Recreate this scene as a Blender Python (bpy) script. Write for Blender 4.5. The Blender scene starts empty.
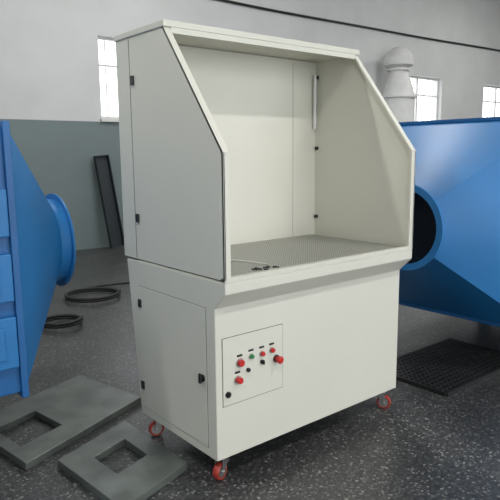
import bpy, bmesh, math, random
from mathutils import Vector, Matrix
random.seed(3)
S=bpy.context.scene
try:
    S.view_settings.view_transform='Standard'
except Exception: pass
COL=bpy.context.collection
# ---------------------------------------------------------------- materials
def mat(name,col,rough=.5,metal=0,var=.06,scale=6,bump=0,spec=.5):
    m=bpy.data.materials.new(name); m.use_nodes=True
    n=m.node_tree.nodes; l=m.node_tree.links; b=n['Principled BSDF']
    b.inputs['Roughness'].default_value=rough; b.inputs['Metallic'].default_value=metal
    b.inputs['Specular IOR Level'].default_value=spec
    tc=n.new('ShaderNodeTexCoord'); no=n.new('ShaderNodeTexNoise'); no.inputs['Scale'].default_value=scale; no.inputs['Detail'].default_value=5
    l.new(tc.outputs['Object'],no.inputs['Vector'])
    r=n.new('ShaderNodeValToRGB'); r.color_ramp.elements[0].position=.3; r.color_ramp.elements[1].position=.7
    r.color_ramp.elements[0].color=[c*(1-var) for c in col]+[1]; r.color_ramp.elements[1].color=[min(1,c*(1+var)) for c in col]+[1]
    l.new(no.outputs['Fac'],r.inputs['Fac']); l.new(r.outputs['Color'],b.inputs['Base Color'])
    if bump:
        bp=n.new('ShaderNodeBump'); bp.inputs['Strength'].default_value=bump; bp.inputs['Distance'].default_value=.003
        n2=n.new('ShaderNodeTexNoise'); n2.inputs['Scale'].default_value=180; l.new(tc.outputs['Object'],n2.inputs['Vector'])
        l.new(n2.outputs['Fac'],bp.inputs['Height']); l.new(bp.outputs['Normal'],b.inputs['Normal'])
    return m
M_cream=mat('powder_coat_cream',(.61,.605,.53),.42,0,.02,2,.12)
M_cream2=mat('powder_coat_cream_inner',(.66,.65,.57),.5,0,.03,3,.12)
M_gap=mat('shadow_gap',(.07,.07,.06),.7)
M_seam=mat('seam_grey',(.22,.215,.19),.7)
M_black=mat('black_plastic',(.012,.012,.013),.35)
M_red=mat('red_plastic',(.5,.02,.02),.3)
M_green=mat('green_plastic',(.02,.2,.06),.3)
M_wheel=mat('red_polyurethane',(.35,.04,.028),.4)
M_zinc=mat('zinc_plate',(.55,.55,.54),.3,.9)
M_blue=mat('blue_paint',(.010,.105,.30),.45,0,.1,3,.1)
M_blue2=mat('light_blue_paint',(.014,.155,.40),.45,0,.08,3,.1)
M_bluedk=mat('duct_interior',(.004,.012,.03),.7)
M_steel=mat('worn_steel_sheet',(.125,.14,.128),.38,.3,.3,7)
M_white=mat('white_paint',(.7,.7,.68),.5)
M_rubber=mat('rubber',(.012,.012,.013),.6)
M_slate=mat('slate_steel',(.022,.03,.034),.5,.2)
M_ceil=mat('ceiling_paint',(.6,.61,.6),.8,0,.04,1)
# perforated table
def perforated():
    m=bpy.data.materials.new('perforated_plate'); m.use_nodes=True; n=m.node_tree.nodes; l=m.node_tree.links; b=n['Principled BSDF']
    b.inputs['Roughness'].default_value=.42; b.inputs['Metallic'].default_value=.1
    tc=n.new('ShaderNodeTexCoord'); mp=n.new('ShaderNodeMapping'); mp.inputs['Rotation'].default_value=(0,0,math.radians(45))
    l.new(tc.outputs['Object'],mp.inputs['Vector'])
    v=n.new('ShaderNodeTexVoronoi'); v.voronoi_dimensions='2D'; v.inputs['Scale'].default_value=95; v.inputs['Randomness'].default_value=0
    l.new(mp.outputs['Vector'],v.inputs['Vector'])
    r=n.new('ShaderNodeValToRGB'); r.color_ramp.elements[0].position=.22; r.color_ramp.elements[1].position=.28
    r.color_ramp.elements[0].color=(.07,.07,.062,1); r.color_ramp.elements[1].color=(.37,.37,.33,1)
    l.new(v.outputs['Distance'],r.inputs['Fac']); l.new(r.outputs['Color'],b.inputs['Base Color'])
    return m
M_perf=perforated()
def floor_mat():
    m=bpy.data.materials.new('terrazzo_floor'); m.use_nodes=True; n=m.node_tree.nodes; l=m.node_tree.links; b=n['Principled BSDF']
    tc=n.new('ShaderNodeTexCoord')
    v=n.new('ShaderNodeTexVoronoi'); v.inputs['Scale'].default_value=110; l.new(tc.outputs['Object'],v.inputs['Vector'])
    r=n.new('ShaderNodeValToRGB'); e=r.color_ramp.elements
    e[0].position=.0; e[0].color=(.022,.022,.023,1); e[1].position=1; e[1].color=(.22,.22,.21,1)
    x=e.new(.45); x.color=(.038,.039,.04,1); x=e.new(.8); x.color=(.058,.06,.06,1); x=e.new(.93); x.color=(.10,.10,.097,1)
    s=n.new('ShaderNodeSeparateColor'); l.new(v.outputs['Color'],s.inputs['Color']); l.new(s.outputs['Red'],r.inputs['Fac'])
    no=n.new('ShaderNodeTexNoise'); no.inputs['Scale'].default_value=1.3; no.inputs['Detail'].default_value=8; l.new(tc.outputs['Object'],no.inputs['Vector'])
    r2=n.new('ShaderNodeValToRGB'); r2.color_ramp.elements[0].position=.35; r2.color_ramp.elements[1].position=.7
    r2.color_ramp.elements[0].color=(.8,.8,.8,1); r2.color_ramp.elements[1].color=(1.3,1.3,1.27,1)
    l.new(no.outputs['Fac'],r2.inputs['Fac'])
    mx=n.new('ShaderNodeMixRGB'); mx.blend_type='MULTIPLY'; mx.inputs['Fac'].default_value=1
    l.new(r.outputs['Color'],mx.inputs['Color1']); l.new(r2.outputs['Color'],mx.inputs['Color2']); l.new(mx.outputs['Color'],b.inputs['Base Color'])
    mr=n.new('ShaderNodeMapRange'); mr.inputs['To Min'].default_value=.24; mr.inputs['To Max'].default_value=.48
    l.new(no.outputs['Fac'],mr.inputs['Value']); l.new(mr.outputs['Result'],b.inputs['Roughness'])
    return m
M_floor=floor_mat()
def wall_mat(h):
    m=bpy.data.materials.new('two_tone_wall_paint'); m.use_nodes=True; n=m.node_tree.nodes; l=m.node_tree.links; b=n['Principled BSDF']
    b.inputs['Roughness'].default_value=.6
    tc=n.new('ShaderNodeTexCoord'); sx=n.new('ShaderNodeSeparateXYZ'); l.new(tc.outputs['Object'],sx.inputs['Vector'])
    gt=n.new('ShaderNodeMath'); gt.operation='GREATER_THAN'; gt.inputs[1].default_value=h; l.new(sx.outputs['Z'],gt.inputs[0])
    mx=n.new('ShaderNodeMixRGB'); mx.inputs['Color1'].default_value=(.175,.22,.22,1); mx.inputs['Color2'].default_value=(.63,.64,.63,1)
    l.new(gt.outputs[0],mx.inputs['Fac'])
    no=n.new('ShaderNodeTexNoise'); no.inputs['Scale'].default_value=1.5; no.inputs['Detail'].default_value=6; l.new(tc.outputs['Object'],no.inputs['Vector'])
    r2=n.new('ShaderNodeValToRGB'); r2.color_ramp.elements[0].color=(.85,.85,.85,1); r2.color_ramp.elements[1].color=(1.1,1.1,1.1,1)
    l.new(no.outputs['Fac'],r2.inputs['Fac'])
    m2=n.new('ShaderNodeMixRGB'); m2.blend_type='MULTIPLY'; m2.inputs['Fac'].default_value=1
    l.new(mx.outputs['Color'],m2.inputs['Color1']); l.new(r2.outputs['Color'],m2.inputs['Color2']); l.new(m2.outputs['Color'],b.inputs['Base Color'])
    return m
M_wall=wall_mat(1.87)
# ---------------------------------------------------------------- helpers
def empty(name,loc=(0,0,0)):
    o=bpy.data.objects.new(name,None); o.location=loc; o.empty_display_size=.1; COL.objects.link(o); return o
def mk(name,bm,m,parent=None,bevel=0,smooth=False,loc=None):
    me=bpy.data.meshes.new(name); bmesh.ops.recalc_face_normals(bm,faces=bm.faces); bm.to_mesh(me); bm.free()
    o=bpy.data.objects.new(name,me); COL.objects.link(o)
    for x in (m if isinstance(m,(list,tuple)) else [m]): me.materials.append(x)
    if smooth:
        for p in me.polygons: p.use_smooth=True
        try: me.set_sharp_from_angle(angle=math.radians(35))
        except Exception: pass
    if bevel:
        b=o.modifiers.new('bevel','BEVEL'); b.width=bevel; b.segments=2; b.limit_method='ANGLE'
    if parent: 
        o.parent=parent
        o.location=-Vector(parent.location)
    if loc: o.location=Vector(loc)
    return o
def addbox(bm,lo,hi,mi=0):
    vs=[bm.verts.new((x,y,z)) for x in (lo[0],hi[0]) for y in (lo[1],hi[1]) for z in (lo[2],hi[2])]
    for f in [(0,1,3,2),(4,6,7,5),(0,4,5,1),(2,3,7,6),(0,2,6,4),(1,5,7,3)]:
        F=bm.faces.new([vs[i] for i in f]); F.material_index=mi
def box(name,lo,hi,m,parent=None,bevel=0):
    bm=bmesh.new(); addbox(bm,lo,hi); return mk(name,bm,m,parent,bevel)
def addprism(bm,poly,a,b,axis):
    def P(u,v,w):
        return {'x':(w,u,v),'y':(u,w,v),'z':(u,v,w)}[axis]
    A=[bm.verts.new(P(u,v,a)) for u,v in poly]; B=[bm.verts.new(P(u,v,b)) for u,v in poly]
    bm.faces.new(A); bm.faces.new(B[::-1]); n=len(poly)
    for i in range(n): bm.faces.new([A[i],A[(i+1)%n],B[(i+1)%n],B[i]])
def prism(name,poly,a,b,axis,m,parent=None,bevel=0):
    bm=bmesh.new(); addprism(bm,poly,a,b,axis); return mk(name,bm,m,parent,bevel)
def lathe(name,prof,origin,axis,m,parent=None,seg=40,bevel=0):
    bm=bmesh.new(); ax=Vector(axis).normalized(); q=ax.to_track_quat('Z','Y'); rings=[]
    for r,h in prof:
        if r<1e-6: rings.append([bm.verts.new(Vector(origin)+ax*h)])
        else: rings.append([bm.verts.new(Vector(origin)+q@Vector((r*math.cos(t*2*math.pi/seg),r*math.sin(t*2*math.pi/seg),h))) for t in range(seg)])
    for a,b in zip(rings,rings[1:]):
        for i in range(seg):
            j=(i+1)%seg
            if len(a)==1 and len(b)==1: continue
            if len(a)==1: bm.faces.new([a[0],b[i],b[j]])
            elif len(b)==1: bm.faces.new([a[i],b[0],a[j]])
            else: bm.faces.new([a[i],b[i],b[j],a[j]])
    return mk(name,bm,m,parent,bevel,True)
def tube(name,pts,r,m,parent=None,closed=False,smooth=True):
    c=bpy.data.curves.new(name,'CURVE'); c.dimensions='3D'; c.bevel_depth=r; c.bevel_resolution=4
    s=c.splines.new('NURBS' if smooth else 'POLY'); s.points.add(len(pts)-1)
    for p,q in zip(s.points,pts): p.co=(*q,1)
    if smooth: s.order_u=4; s.use_endpoint_u=not closed
    s.use_cyclic_u=closed
    o=bpy.data.objects.new(name,c); COL.objects.link(o); c.materials.append(m)
    if parent: o.parent=parent; o.location=-Vector(parent.location)
    return o
# ---------------------------------------------------------------- room
X0,X1,Y0,Y1,H=-5.0,17.0,-7.0,6.4,5.6
box('floor',(X0,Y0,-.1),(X1,Y1,0),M_floor)
box('ceiling',(X0,Y0,H),(X1,Y1,H+.15),M_ceil)
wins=[(-2.2,-.6),(2.65,4.25),(6.2,7.8),(9.75,11.45),(13.35,15.0)]; ZB,ZT=1.92,3.10
bm=bmesh.new(); xs=[X0]
for a,b in wins: xs+=[a,b]
xs.append(X1)
for i in range(0,len(xs),2): addbox(bm,(xs[i],Y1,0),(xs[i+1],Y1+.28,H))
for a,b in wins: addbox(bm,(a,Y1,0),(b,Y1+.28,ZB)); addbox(bm,(a,Y1,ZT),(b,Y1+.28,H))
mk('wall_back',bm,M_wall)
box('wall_left',(X0-.2,Y0,0),(X0,Y1,H),M_wall)
box('wall_right',(X1,Y0,0),(X1+.2,Y1,H),M_wall)
bm=bmesh.new(); addbox(bm,(X0,Y0-.25,0),(-4,Y0,H)); addbox(bm,(9,Y0-.25,0),(X1,Y0,H)); addbox(bm,(-4,Y0-.25,4.6),(9,Y0,H))
mk('wall_front',bm,M_wall)
for k,(a,b) in enumerate(wins):
    bm=bmesh.new(); y=Y1+.10; t=.04
    addbox(bm,(a,y,ZB),(a+t,y+.06,ZT)); addbox(bm,(b-t,y,ZB),(b,y+.06,ZT)); addbox(bm,(a+t,y,ZB),(b-t,y+.06,ZB+t)); addbox(bm,(a+t,y,ZT-t),(b-t,y+.06,ZT))
    addbox(bm,((a+b)/2-.025,y,ZB+t),((a+b)/2+.025,y+.06,ZT-t))
    addbox(bm,(a+t,y+.01,ZB+.76),(b-t,y+.05,ZB+.79))
    addbox(bm,(a-.03,Y1-.05,ZB-.05),(b+.03,Y1+.12,ZB-.005))
    n=8
    for i in range(1,n):
        x=a+(b-a)*i/n; addbox(bm,(x-.009,Y1+.2,ZB),(x+.009,Y1+.218,ZT))
    mk('window_%d'%(k+1),bm,M_white)
# cable along wall
tube('wall_cable',[(2.0,Y1-.03,3.98),(5,Y1-.03,3.86),(8,Y1-.03,3.93),(11,Y1-.03,3.92),(14,Y1-.03,4.02),(16.8,Y1-.03,4.0)],.022,M_black)
# ceiling lamps
for i,(x,y) in enumerate([(-2.5,-3.5),(2.5,-3.5),(-2.5,1.5),(3,3),(8,1),(12,3)]):
    e=empty('ceiling_lamp' if i==0 else 'ceiling_lamp.%03d'%i,(x,y,H-.06))
    box('housing',(x-.7,y-.12,H-.08),(x+.7,y+.12,H),M_white,e)
    ld=bpy.data.lights.new('tube_light','AREA'); ld.shape='RECTANGLE'; ld.size=1.3; ld.size_y=.2; ld.energy=120; ld.color=(1,.98,.95)
    lo=bpy.data.objects.new('tube_light',ld); COL.objects.link(lo); lo.parent=e; lo.location=(0,0,-.04)
# ---------------------------------------------------------------- downdraft workbench
W=1.2086; p=.073; zt=.90; zc=.77; zb=.1146; D=.74; Db=.63; q=.3193; zk=1.3876; zr=1.9194; T=.03
wb=empty('downdraft_grinding_workbench')
prism('base_cabinet',[(0,zb),(Db,zb),(D-.02,zt-.015),(-p,zt-.015),(-p,zc+.07),(0,zc)],0,W,'x',M_cream,wb,.004)
bm=bmesh.new(); z0=zt-.015
addbox(bm,(0,-p,z0),(W,-p+.03,zt+.004))
mk('table_rim',bm,M_cream,wb,.002)
box('perforated_table_top',(T,-p+.03,z0),(W-T,.62,zt),M_perf,wb)
side=[(-p,zt-.005),(D,zt-.005),(D,zr-.02),(q+.005,zr-.02),(-p,zk)]
prism('hood_side_left',side,0,.006,'x',M_cream,wb)
prism('hood_side_right',side,W-.006,W,'x',M_cream,wb)
def flange(nm,x0,x1):
    bm=bmesh.new(); w=.012
    addprism(bm,[(-p,zt),(-p+w,zt),(-p+w,zk-.004),(q+w*1.2,zr-.02),(q,zr-.02),(-p,zk)],x0,x1,'x')
    mk(nm,bm,M_cream,wb,.0015)
flange('flange_left',0,.030); flange('flange_right',W-.030,W)
box('hood_back_chamber',(0.006,.62,zt-.01),(W-.006,D-.002,zr-.025),M_cream2,wb)
box('hood_roof',(-.006,q-.012,zr-.022),(W+.006,D+.006,zr+.004),M_cream,wb,.003)
box('roof_front_lip',(0.030,q-.010,zr-.045),(W-.030,q+.006,zr-.022),M_cream,wb)
bm=bmesh.new()
for x in (1.02,): addbox(bm,(x,.6190,zt+.01),(x+.002,.6205,zr-.04))
mk('back_panel_seam',bm,M_seam,wb)
tube('led_lamp',[(1.175,.60,1.52),(1.175,.60,1.82)],.009,M_white,wb,smooth=False)
bm=bmesh.new()
for z in (1.0,1.4,1.80): addbox(bm,(W-.02,.595,z),(W-.006,.61,z+.018))
mk('inner_clips',bm,M_black,wb)
def seamrect_x(nm,y0,y1,z0,z1,x,w=.003):
    bm=bmesh.new()
    addbox(bm,(x-.001,y0,z0),(x+.001,y0+w,z1)); addbox(bm,(x-.001,y1-w,z0),(x+.001,y1,z1))
    addbox(bm,(x-.001,y0,z0),(x+.001,y1,z0+w)); addbox(bm,(x-.001,y0,z1-w),(x+.001,y1,z1))
    mk(nm,bm,M_gap,wb)
bm=bmesh.new(); addbox(bm,(-.0012,.615,zt+.0),(.001,.6175,zr-.03)); mk('chamber_seam',bm,M_gap,wb)
bm=bmesh.new(); addbox(bm,(-.0015,-p+.002,zt-.009),(.001,D-.02,zt-.005)); addbox(bm,(W-.001,-p+.002,zt-.009),(W+.001,D-.02,zt-.005)); mk('base_hood_joint',bm,M_gap,wb)
def hinge(nm,y,z):
    bm=bmesh.new(); addbox(bm,(-.010,y-.013,z-.02),(0,y+.013,z+.02)); mk(nm,bm,M_black,wb,.003)
hinge('hood_latch_1',.59,1.71); hinge('hood_latch_2',.59,1.09)
seamrect_x('side_door_gap',.06,.61,.155,.765,0)
box('side_door',(-.003,.0625,.1575),(0,.6075,.7625),M_cream,wb,.001)
hinge('side_hinge_1',.60,.68); hinge('side_hinge_2',.60,.27)
lathe('side_handle_plate',[(0,0),(.016,0),(.016,.006),(.009,.006),(.009,.016),(0,.016)],(-.003,.088,.457),(-1,0,0),M_black,wb,24)
box('side_handle_lever',(-.023,.080,.437),(-.013,.096,.48),M_black,wb,.003)
bm=bmesh.new()
a,b,c,d=.032,.368,.345,.640; w=.0025
addbox(bm,(a,-.001,c),(a+w,.001,d)); addbox(bm,(b-w,-.001,c),(b,.001,d)); addbox(bm,(a,-.001,c),(b,.001,c+w)); addbox(bm,(a,-.001,d-w),(b,.001,d))
mk('control_door_gap',bm,M_gap,wb)
box('control_door',(a+w,-.003,c+w),(b-w,0,d-w),M_cream,wb,.001)
def button(nm,x,z,r,cap,h=.014):
    lathe(nm+'_bezel',[(0,0),(r*1.25,0),(r*1.25,.005),(r,.005),(0,.005)],(x,-.003,z),(0,-1,0),M_zinc,wb,24)
    lathe(nm,[(r*.95,0),(r*.95,h),(r*.8,h+.003),(0,h+.003)],(x,-.007,z),(0,-1,0),cap,wb,24)
button('indicator_lamp',.122,.520,.016,M_red,.012)
button('push_button_1',.183,.534,.010,M_green,.008)
button('push_button_2',.243,.532,.011,M_red,.009)
button('push_button_3',.300,.535,.011,M_red,.009)
button('main_switch',.110,.448,.015,M_red,.018)
lathe('key_switch',[(.009,0),(.009,.01),(0,.01)],(.165,-.003,.478),(0,-1,0),M_black,wb,24)
lathe('rotary_switch',[(.010,0),(.010,.01),(0,.01)],(.243,-.003,.495),(0,-1,0),M_black,wb,24)
box('rotary_switch_lever',(.240,-.022,.486),(.246,-.013,.504),M_black,wb,.001)
lathe('emergency_stop',[(.012,0),(.012,.018),(.017,.018),(.017,.026),(.012,.031),(0,.031)],(.326,-.009,.490),(0,-1,0),M_red,wb,28)
lathe('emergency_stop_base',[(0,0),(.017,0),(.017,.006),(0,.006)],(.326,-.003,.490),(0,-1,0),M_black,wb,28)
bm=bmesh.new()
for x,z in ((.183,.560),(.243,.560),(.300,.562),(.122,.550),(.110,.480)): addbox(bm,(x-.014,-.0042,z-.0045),(x+.014,-.003,z+.0045))
mk('button_labels',bm,M_black,wb)
lathe('panel_lock',[(0,0),(.013,0),(.013,.008),(.007,.008),(.007,.014),(0,.014)],(.057,-.003,.396),(0,-1,0),M_black,wb,24)
def caster(nm,x,y,ang):
    bm=bmesh.new(); q_=Matrix.Translation((x,y,0))@Matrix.Rotation(ang,4,'Z')
    addbox(bm,(-.04,-.035,zb-.006),(.04,.035,zb)); addbox(bm,(-.022,-.022,zb-.02),(.022,.022,zb-.006))
    addprism(bm,[(-.024,zb-.016),(.024,zb-.016),(.03,.03),(.014,.03)],-.021,-.018,'y'); addprism(bm,[(-.024,zb-.016),(.024,zb-.016),(.03,.03),(.014,.03)],.018,.021,'y')
    addbox(bm,(-.025,-.021,zb-.020),(.025,.021,zb-.015))
    addbox(bm,(-.05,-.012,.058),(-.02,.012,.064))
    bm.transform(q_); mk(nm+'_fork',bm,M_zinc,wb,.001)
    c=q_@Vector((.02,0,.038)); ax=(q_.to_3x3()@Vector((0,1,0)))
    lathe(nm+'_tyre',[(.027,-.014),(.034,-.015),(.038,-.009),(.038,.009),(.034,.015),(.027,.014)],c,ax,M_wheel,wb,32)
    lathe(nm+'_hub',[(0,-.013),(.028,-.013),(.028,.013),(0,.013)],c,ax,M_zinc,wb,32)
    lathe(nm+'_axle',[(0,-.026),(.007,-.026),(.007,.026),(0,.026)],c,ax,M_zinc,wb,16)
caster('caster_1',.065,.055,math.radians(200)); caster('caster_2',W-.065,.055,math.radians(-60)); caster('caster_3',.065,Db-.06,math.radians(160)); caster('caster_4',W-.065,Db-.06,math.radians(120))
of=empty('wire_offcuts',(.28,.0,zt))
for i in range(14):
    x=.21+random.random()*.13; yy=-.03+random.random()*.05; an=random.random()*3
    tube('wire_bit_%d'%i,[(x-.010*math.cos(an),yy-.010*math.sin(an),zt+.003),(x,yy,zt+.004),(x+.010*math.cos(an+.6),yy+.010*math.sin(an+.6),zt+.003)],.003,M_black,of)
tube('cotton_string',[(.08,.2,zt+.003),(.14,.27,zt+.003),(.22,.24,zt+.003),(.27,.29,zt+.003),(.31,.16,zt+.003),(.33,.06,zt+.003)],.0035,M_white)
# ---------------------------------------------------------------- blue dust collectors
def sq(h,t):
    c,s=math.cos(t),math.sin(t); k=h/max(abs(c),abs(s)); return c*k,s*k
def collector(name,xe,sgn,yc,half,z0,z1,L,fr,rad,legoff=.35):
    e=empty(name,(xe+sgn*(fr+L/2),yc,0)); zc_=(z0+z1)/2; hz=(z1-z0)/2; N=48
    xb=xe+sgn*fr; xf=xb+sgn*L
    box('body',(min(xb,xf),yc-half,z0),(max(xb,xf),yc+half,z1),M_blue,e,.008)
    bm=bmesh.new(); A=[];B=[]
    for i in range(N):
        t=2*math.pi*i/N
        u,v=sq(1,t); A.append(bm.verts.new((xb,yc+u*half,zc_+v*hz)))
        B.append(bm.verts.new((xe,yc+rad*math.cos(t),zc_+rad*math.sin(t))))
    for i in range(N):
        j=(i+1)%N; bm.faces.new([A[i],A[j],B[j],B[i]])
    mk('square_to_round_hopper',bm,M_blue2,e,0,True)
    ax=(-sgn,0,0)
    lathe('collar',[(rad,0),(rad,.05),(rad+.028,.05),(rad+.028,.06),(rad-.012,.06),(rad-.012,-.02),(rad*.97,-.12)],(xe,yc,zc_),ax,M_blue2,e,48)
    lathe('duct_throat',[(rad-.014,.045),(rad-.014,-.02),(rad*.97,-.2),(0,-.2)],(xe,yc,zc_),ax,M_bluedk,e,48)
    bm=bmesh.new(); k=.02
    xa,xc=sorted((xb-sgn*.010,xb+sgn*.02))
    addbox(bm,(xa,yc-half-k,z0-k),(xc,yc-half+.002,z1+k)); addbox(bm,(xa,yc+half-.002,z0-k),(xc,yc+half+k,z1+k))
    addbox(bm,(xa,yc-half,z1-.002),(xc,yc+half,z1+k)); addbox(bm,(xa,yc-half,z0-k),(xc,yc+half,z0+.002))
    mk('joint_flange',bm,M_blue,e,.003)
    bands=[(.50,.72),(.785,.985),(1.055,1.25)]
    bm=bmesh.new()
    for (c,d) in bands:
        m0,m1=.01,L-.06
        xa,xc=sorted((xb+sgn*m0,xb+sgn*m1)); n=max(1,int(L/1.1)); 
        for i in range(n):
            aa=xa+(xc-xa)*i/n+.02; bb=xa+(xc-xa)*(i+1)/n-.02
            addbox(bm,(aa,yc-half-.045,c),(bb,yc-half+.001,d))
            addbox(bm,(aa+.05,yc-half-.055,c+.04),(bb-.05,yc-half-.044,d-.04))
    mk('access_doors',bm,M_blue2,e,.006)
    bm=bmesh.new()
    for xx in (xb+sgn*legoff,xf-sgn*.2):
        for yy in (yc-half+.05,yc+half-.05):
            addbox(bm,(xx-.04,yy-.04,0),(xx+.04,yy+.04,z0+.001)); addbox(bm,(xx-.07,yy-.07,0),(xx+.07,yy+.07,.01))
    addbox(bm,(min(xb+sgn*.3,xf),yc-half+.02,z0-.08),(max(xb+sgn*.3,xf),yc-half+.08,z0)); addbox(bm,(min(xb+sgn*.3,xf),yc+half-.08,z0-.08),(max(xb+sgn*.3,xf),yc+half-.02,z0))
    mk('support_legs',bm,M_blue,e,.003)
    return e
collector('dust_collector',-.21,-1,1.22,.57,.37,1.50,2.6,.34,.22)
collector('dust_collector.001',1.68,1,.28,.62,.30,1.57,3.2,.5,.235,1.5)
# ---------------------------------------------------------------- stack against wall
cy=empty('white_ventilation_stack',(9.15,5.9,0))
lathe('stack_body',[(0,0),(.34,0),(.34,2.55),(.32,2.62),(.2,3.02),(.19,3.1),(.30,3.16),(.31,3.32),(.22,3.45),(.1,3.52),(0,3.53)],(9.15,5.95,0),(0,0,1),M_white,cy,40)
lathe('stack_flange_1',[(.34,0),(.39,0),(.39,.03),(.34,.03)],(9.15,5.95,2.5),(0,0,1),M_white,cy,40)
lathe('stack_flange_2',[(.2,0),(.25,0),(.25,.03),(.2,.03)],(9.15,5.95,3.05),(0,0,1),M_white,cy,40)
# ---------------------------------------------------------------- floor panels
def plate(name,cs,z,th,hole,m):
    P=[Vector(c) for c in cs]
    def uv(u,v): return (P[0]*(1-u)+P[1]*u)*(1-v)+(P[3]*(1-u)+P[2]*u)*v
    bm=bmesh.new(); us=[0,hole[0],hole[1],1]; vs=[0,hole[2],hole[3],1]
    G=[[bm.verts.new((*uv(u,v),z+th)) for v in vs] for u in us]
    for i in range(3):
        for j in range(3):
            if i==1 and j==1: continue
            bm.faces.new([G[i][j],G[i+1][j],G[i+1][j+1],G[i][j+1]])
    r=bmesh.ops.extrude_face_region(bm,geom=bm.faces[:])
    for v in [g for g in r['geom'] if isinstance(g,bmesh.types.BMVert)]: v.co.z=z
    return mk(name,bm,m,None,.002)
plate('sheet_metal_panel',[(-.66,1.25),(.06,1.52),(.18,.97),(-.57,.66)],0,.035,(.08,.40,.3,.75),M_steel)
plate('sheet_metal_panel.001',[(-.45,.60),(-.03,.76),(-.02,.2),(-.40,.08)],0,.035,(.3,.76,.25,.62),M_steel)
# perforated mat on right
bm=bmesh.new(); nx,ny=24,14; x0,x1,y0,y1=1.55,2.45,-.10,.44
for i in range(nx+1):
    x=x0+(x1-x0)*i/nx; addbox(bm,(x-.008,y0,.0),(x+.008,y1,.024))
for j in range(ny+1):
    yy=y0+(y1-y0)*j/ny; addbox(bm,(x0,yy-.008,.0),(x1,yy+.008,.0235))
mk('rubber_floor_mat',bm,M_rubber)
# leaning channel
bm=bmesh.new(); w=.22; h=1.36
addbox(bm,(0,0,0),(w,.01,h)); addbox(bm,(0,-.06,0),(.012,0,h)); addbox(bm,(w-.012,-.06,0),(w,0,h)); addbox(bm,(.0,-.06,h-.012),(w,0,h))
bm.transform(Matrix.Translation((2.55,6.12,0.025))@Matrix.Rotation(math.radians(-9),4,'X')@Matrix.Rotation(math.radians(-4),4,'Y'))
mk('leaning_steel_channel',bm,M_slate)
def ring(nm,x,y,r,n=3):
    pts=[]
    for k in range(n*16):
        t=k*2*math.pi/16; rr=r*(1+.05*math.sin(k*.37)); pts.append((x+rr*math.cos(t),y+rr*math.sin(t),.018+.022*k/16))
    return tube(nm,pts,.014,M_rubber)
ring('black_hose_coil',1.05,3.45,.26,2); ring('black_hose_coil.001',.45,2.75,.16,2)
tube('floor_cable',[(1.2,3.9,.01),(1.6,3.9,.01),(1.9,3.6,.01),(2.1,4.1,.01),(2.3,4.6,.01)],.009,M_rubber)
# ---------------------------------------------------------------- world
w=bpy.data.worlds.new('sky'); S.world=w; w.use_nodes=True
bg=w.node_tree.nodes['Background']; bg.inputs['Color'].default_value=(.94,.97,1,1); bg.inputs['Strength'].default_value=3.0
# ---------------------------------------------------------------- camera
yaw,pitch,roll,f=.6894,.1616,-.0096,589.23
F=Vector((math.sin(yaw)*math.cos(pitch),math.cos(yaw)*math.cos(pitch),-math.sin(pitch)))
R=Vector((math.cos(yaw),-math.sin(yaw),0)); U=R.cross(F)
R2=R*math.cos(roll)+U*math.sin(roll); U2=-R*math.sin(roll)+U*math.cos(roll)
cd=bpy.data.cameras.new('camera'); cd.sensor_width=36; cd.lens=f*36/500; cd.clip_end=100
co=bpy.data.objects.new('camera',cd); COL.objects.link(co)
m=Matrix((R2,U2,-F)).transposed().to_4x4(); m.translation=Vector((-1.3388,-1.8498,1.3794)); co.matrix_world=m
S.camera=co
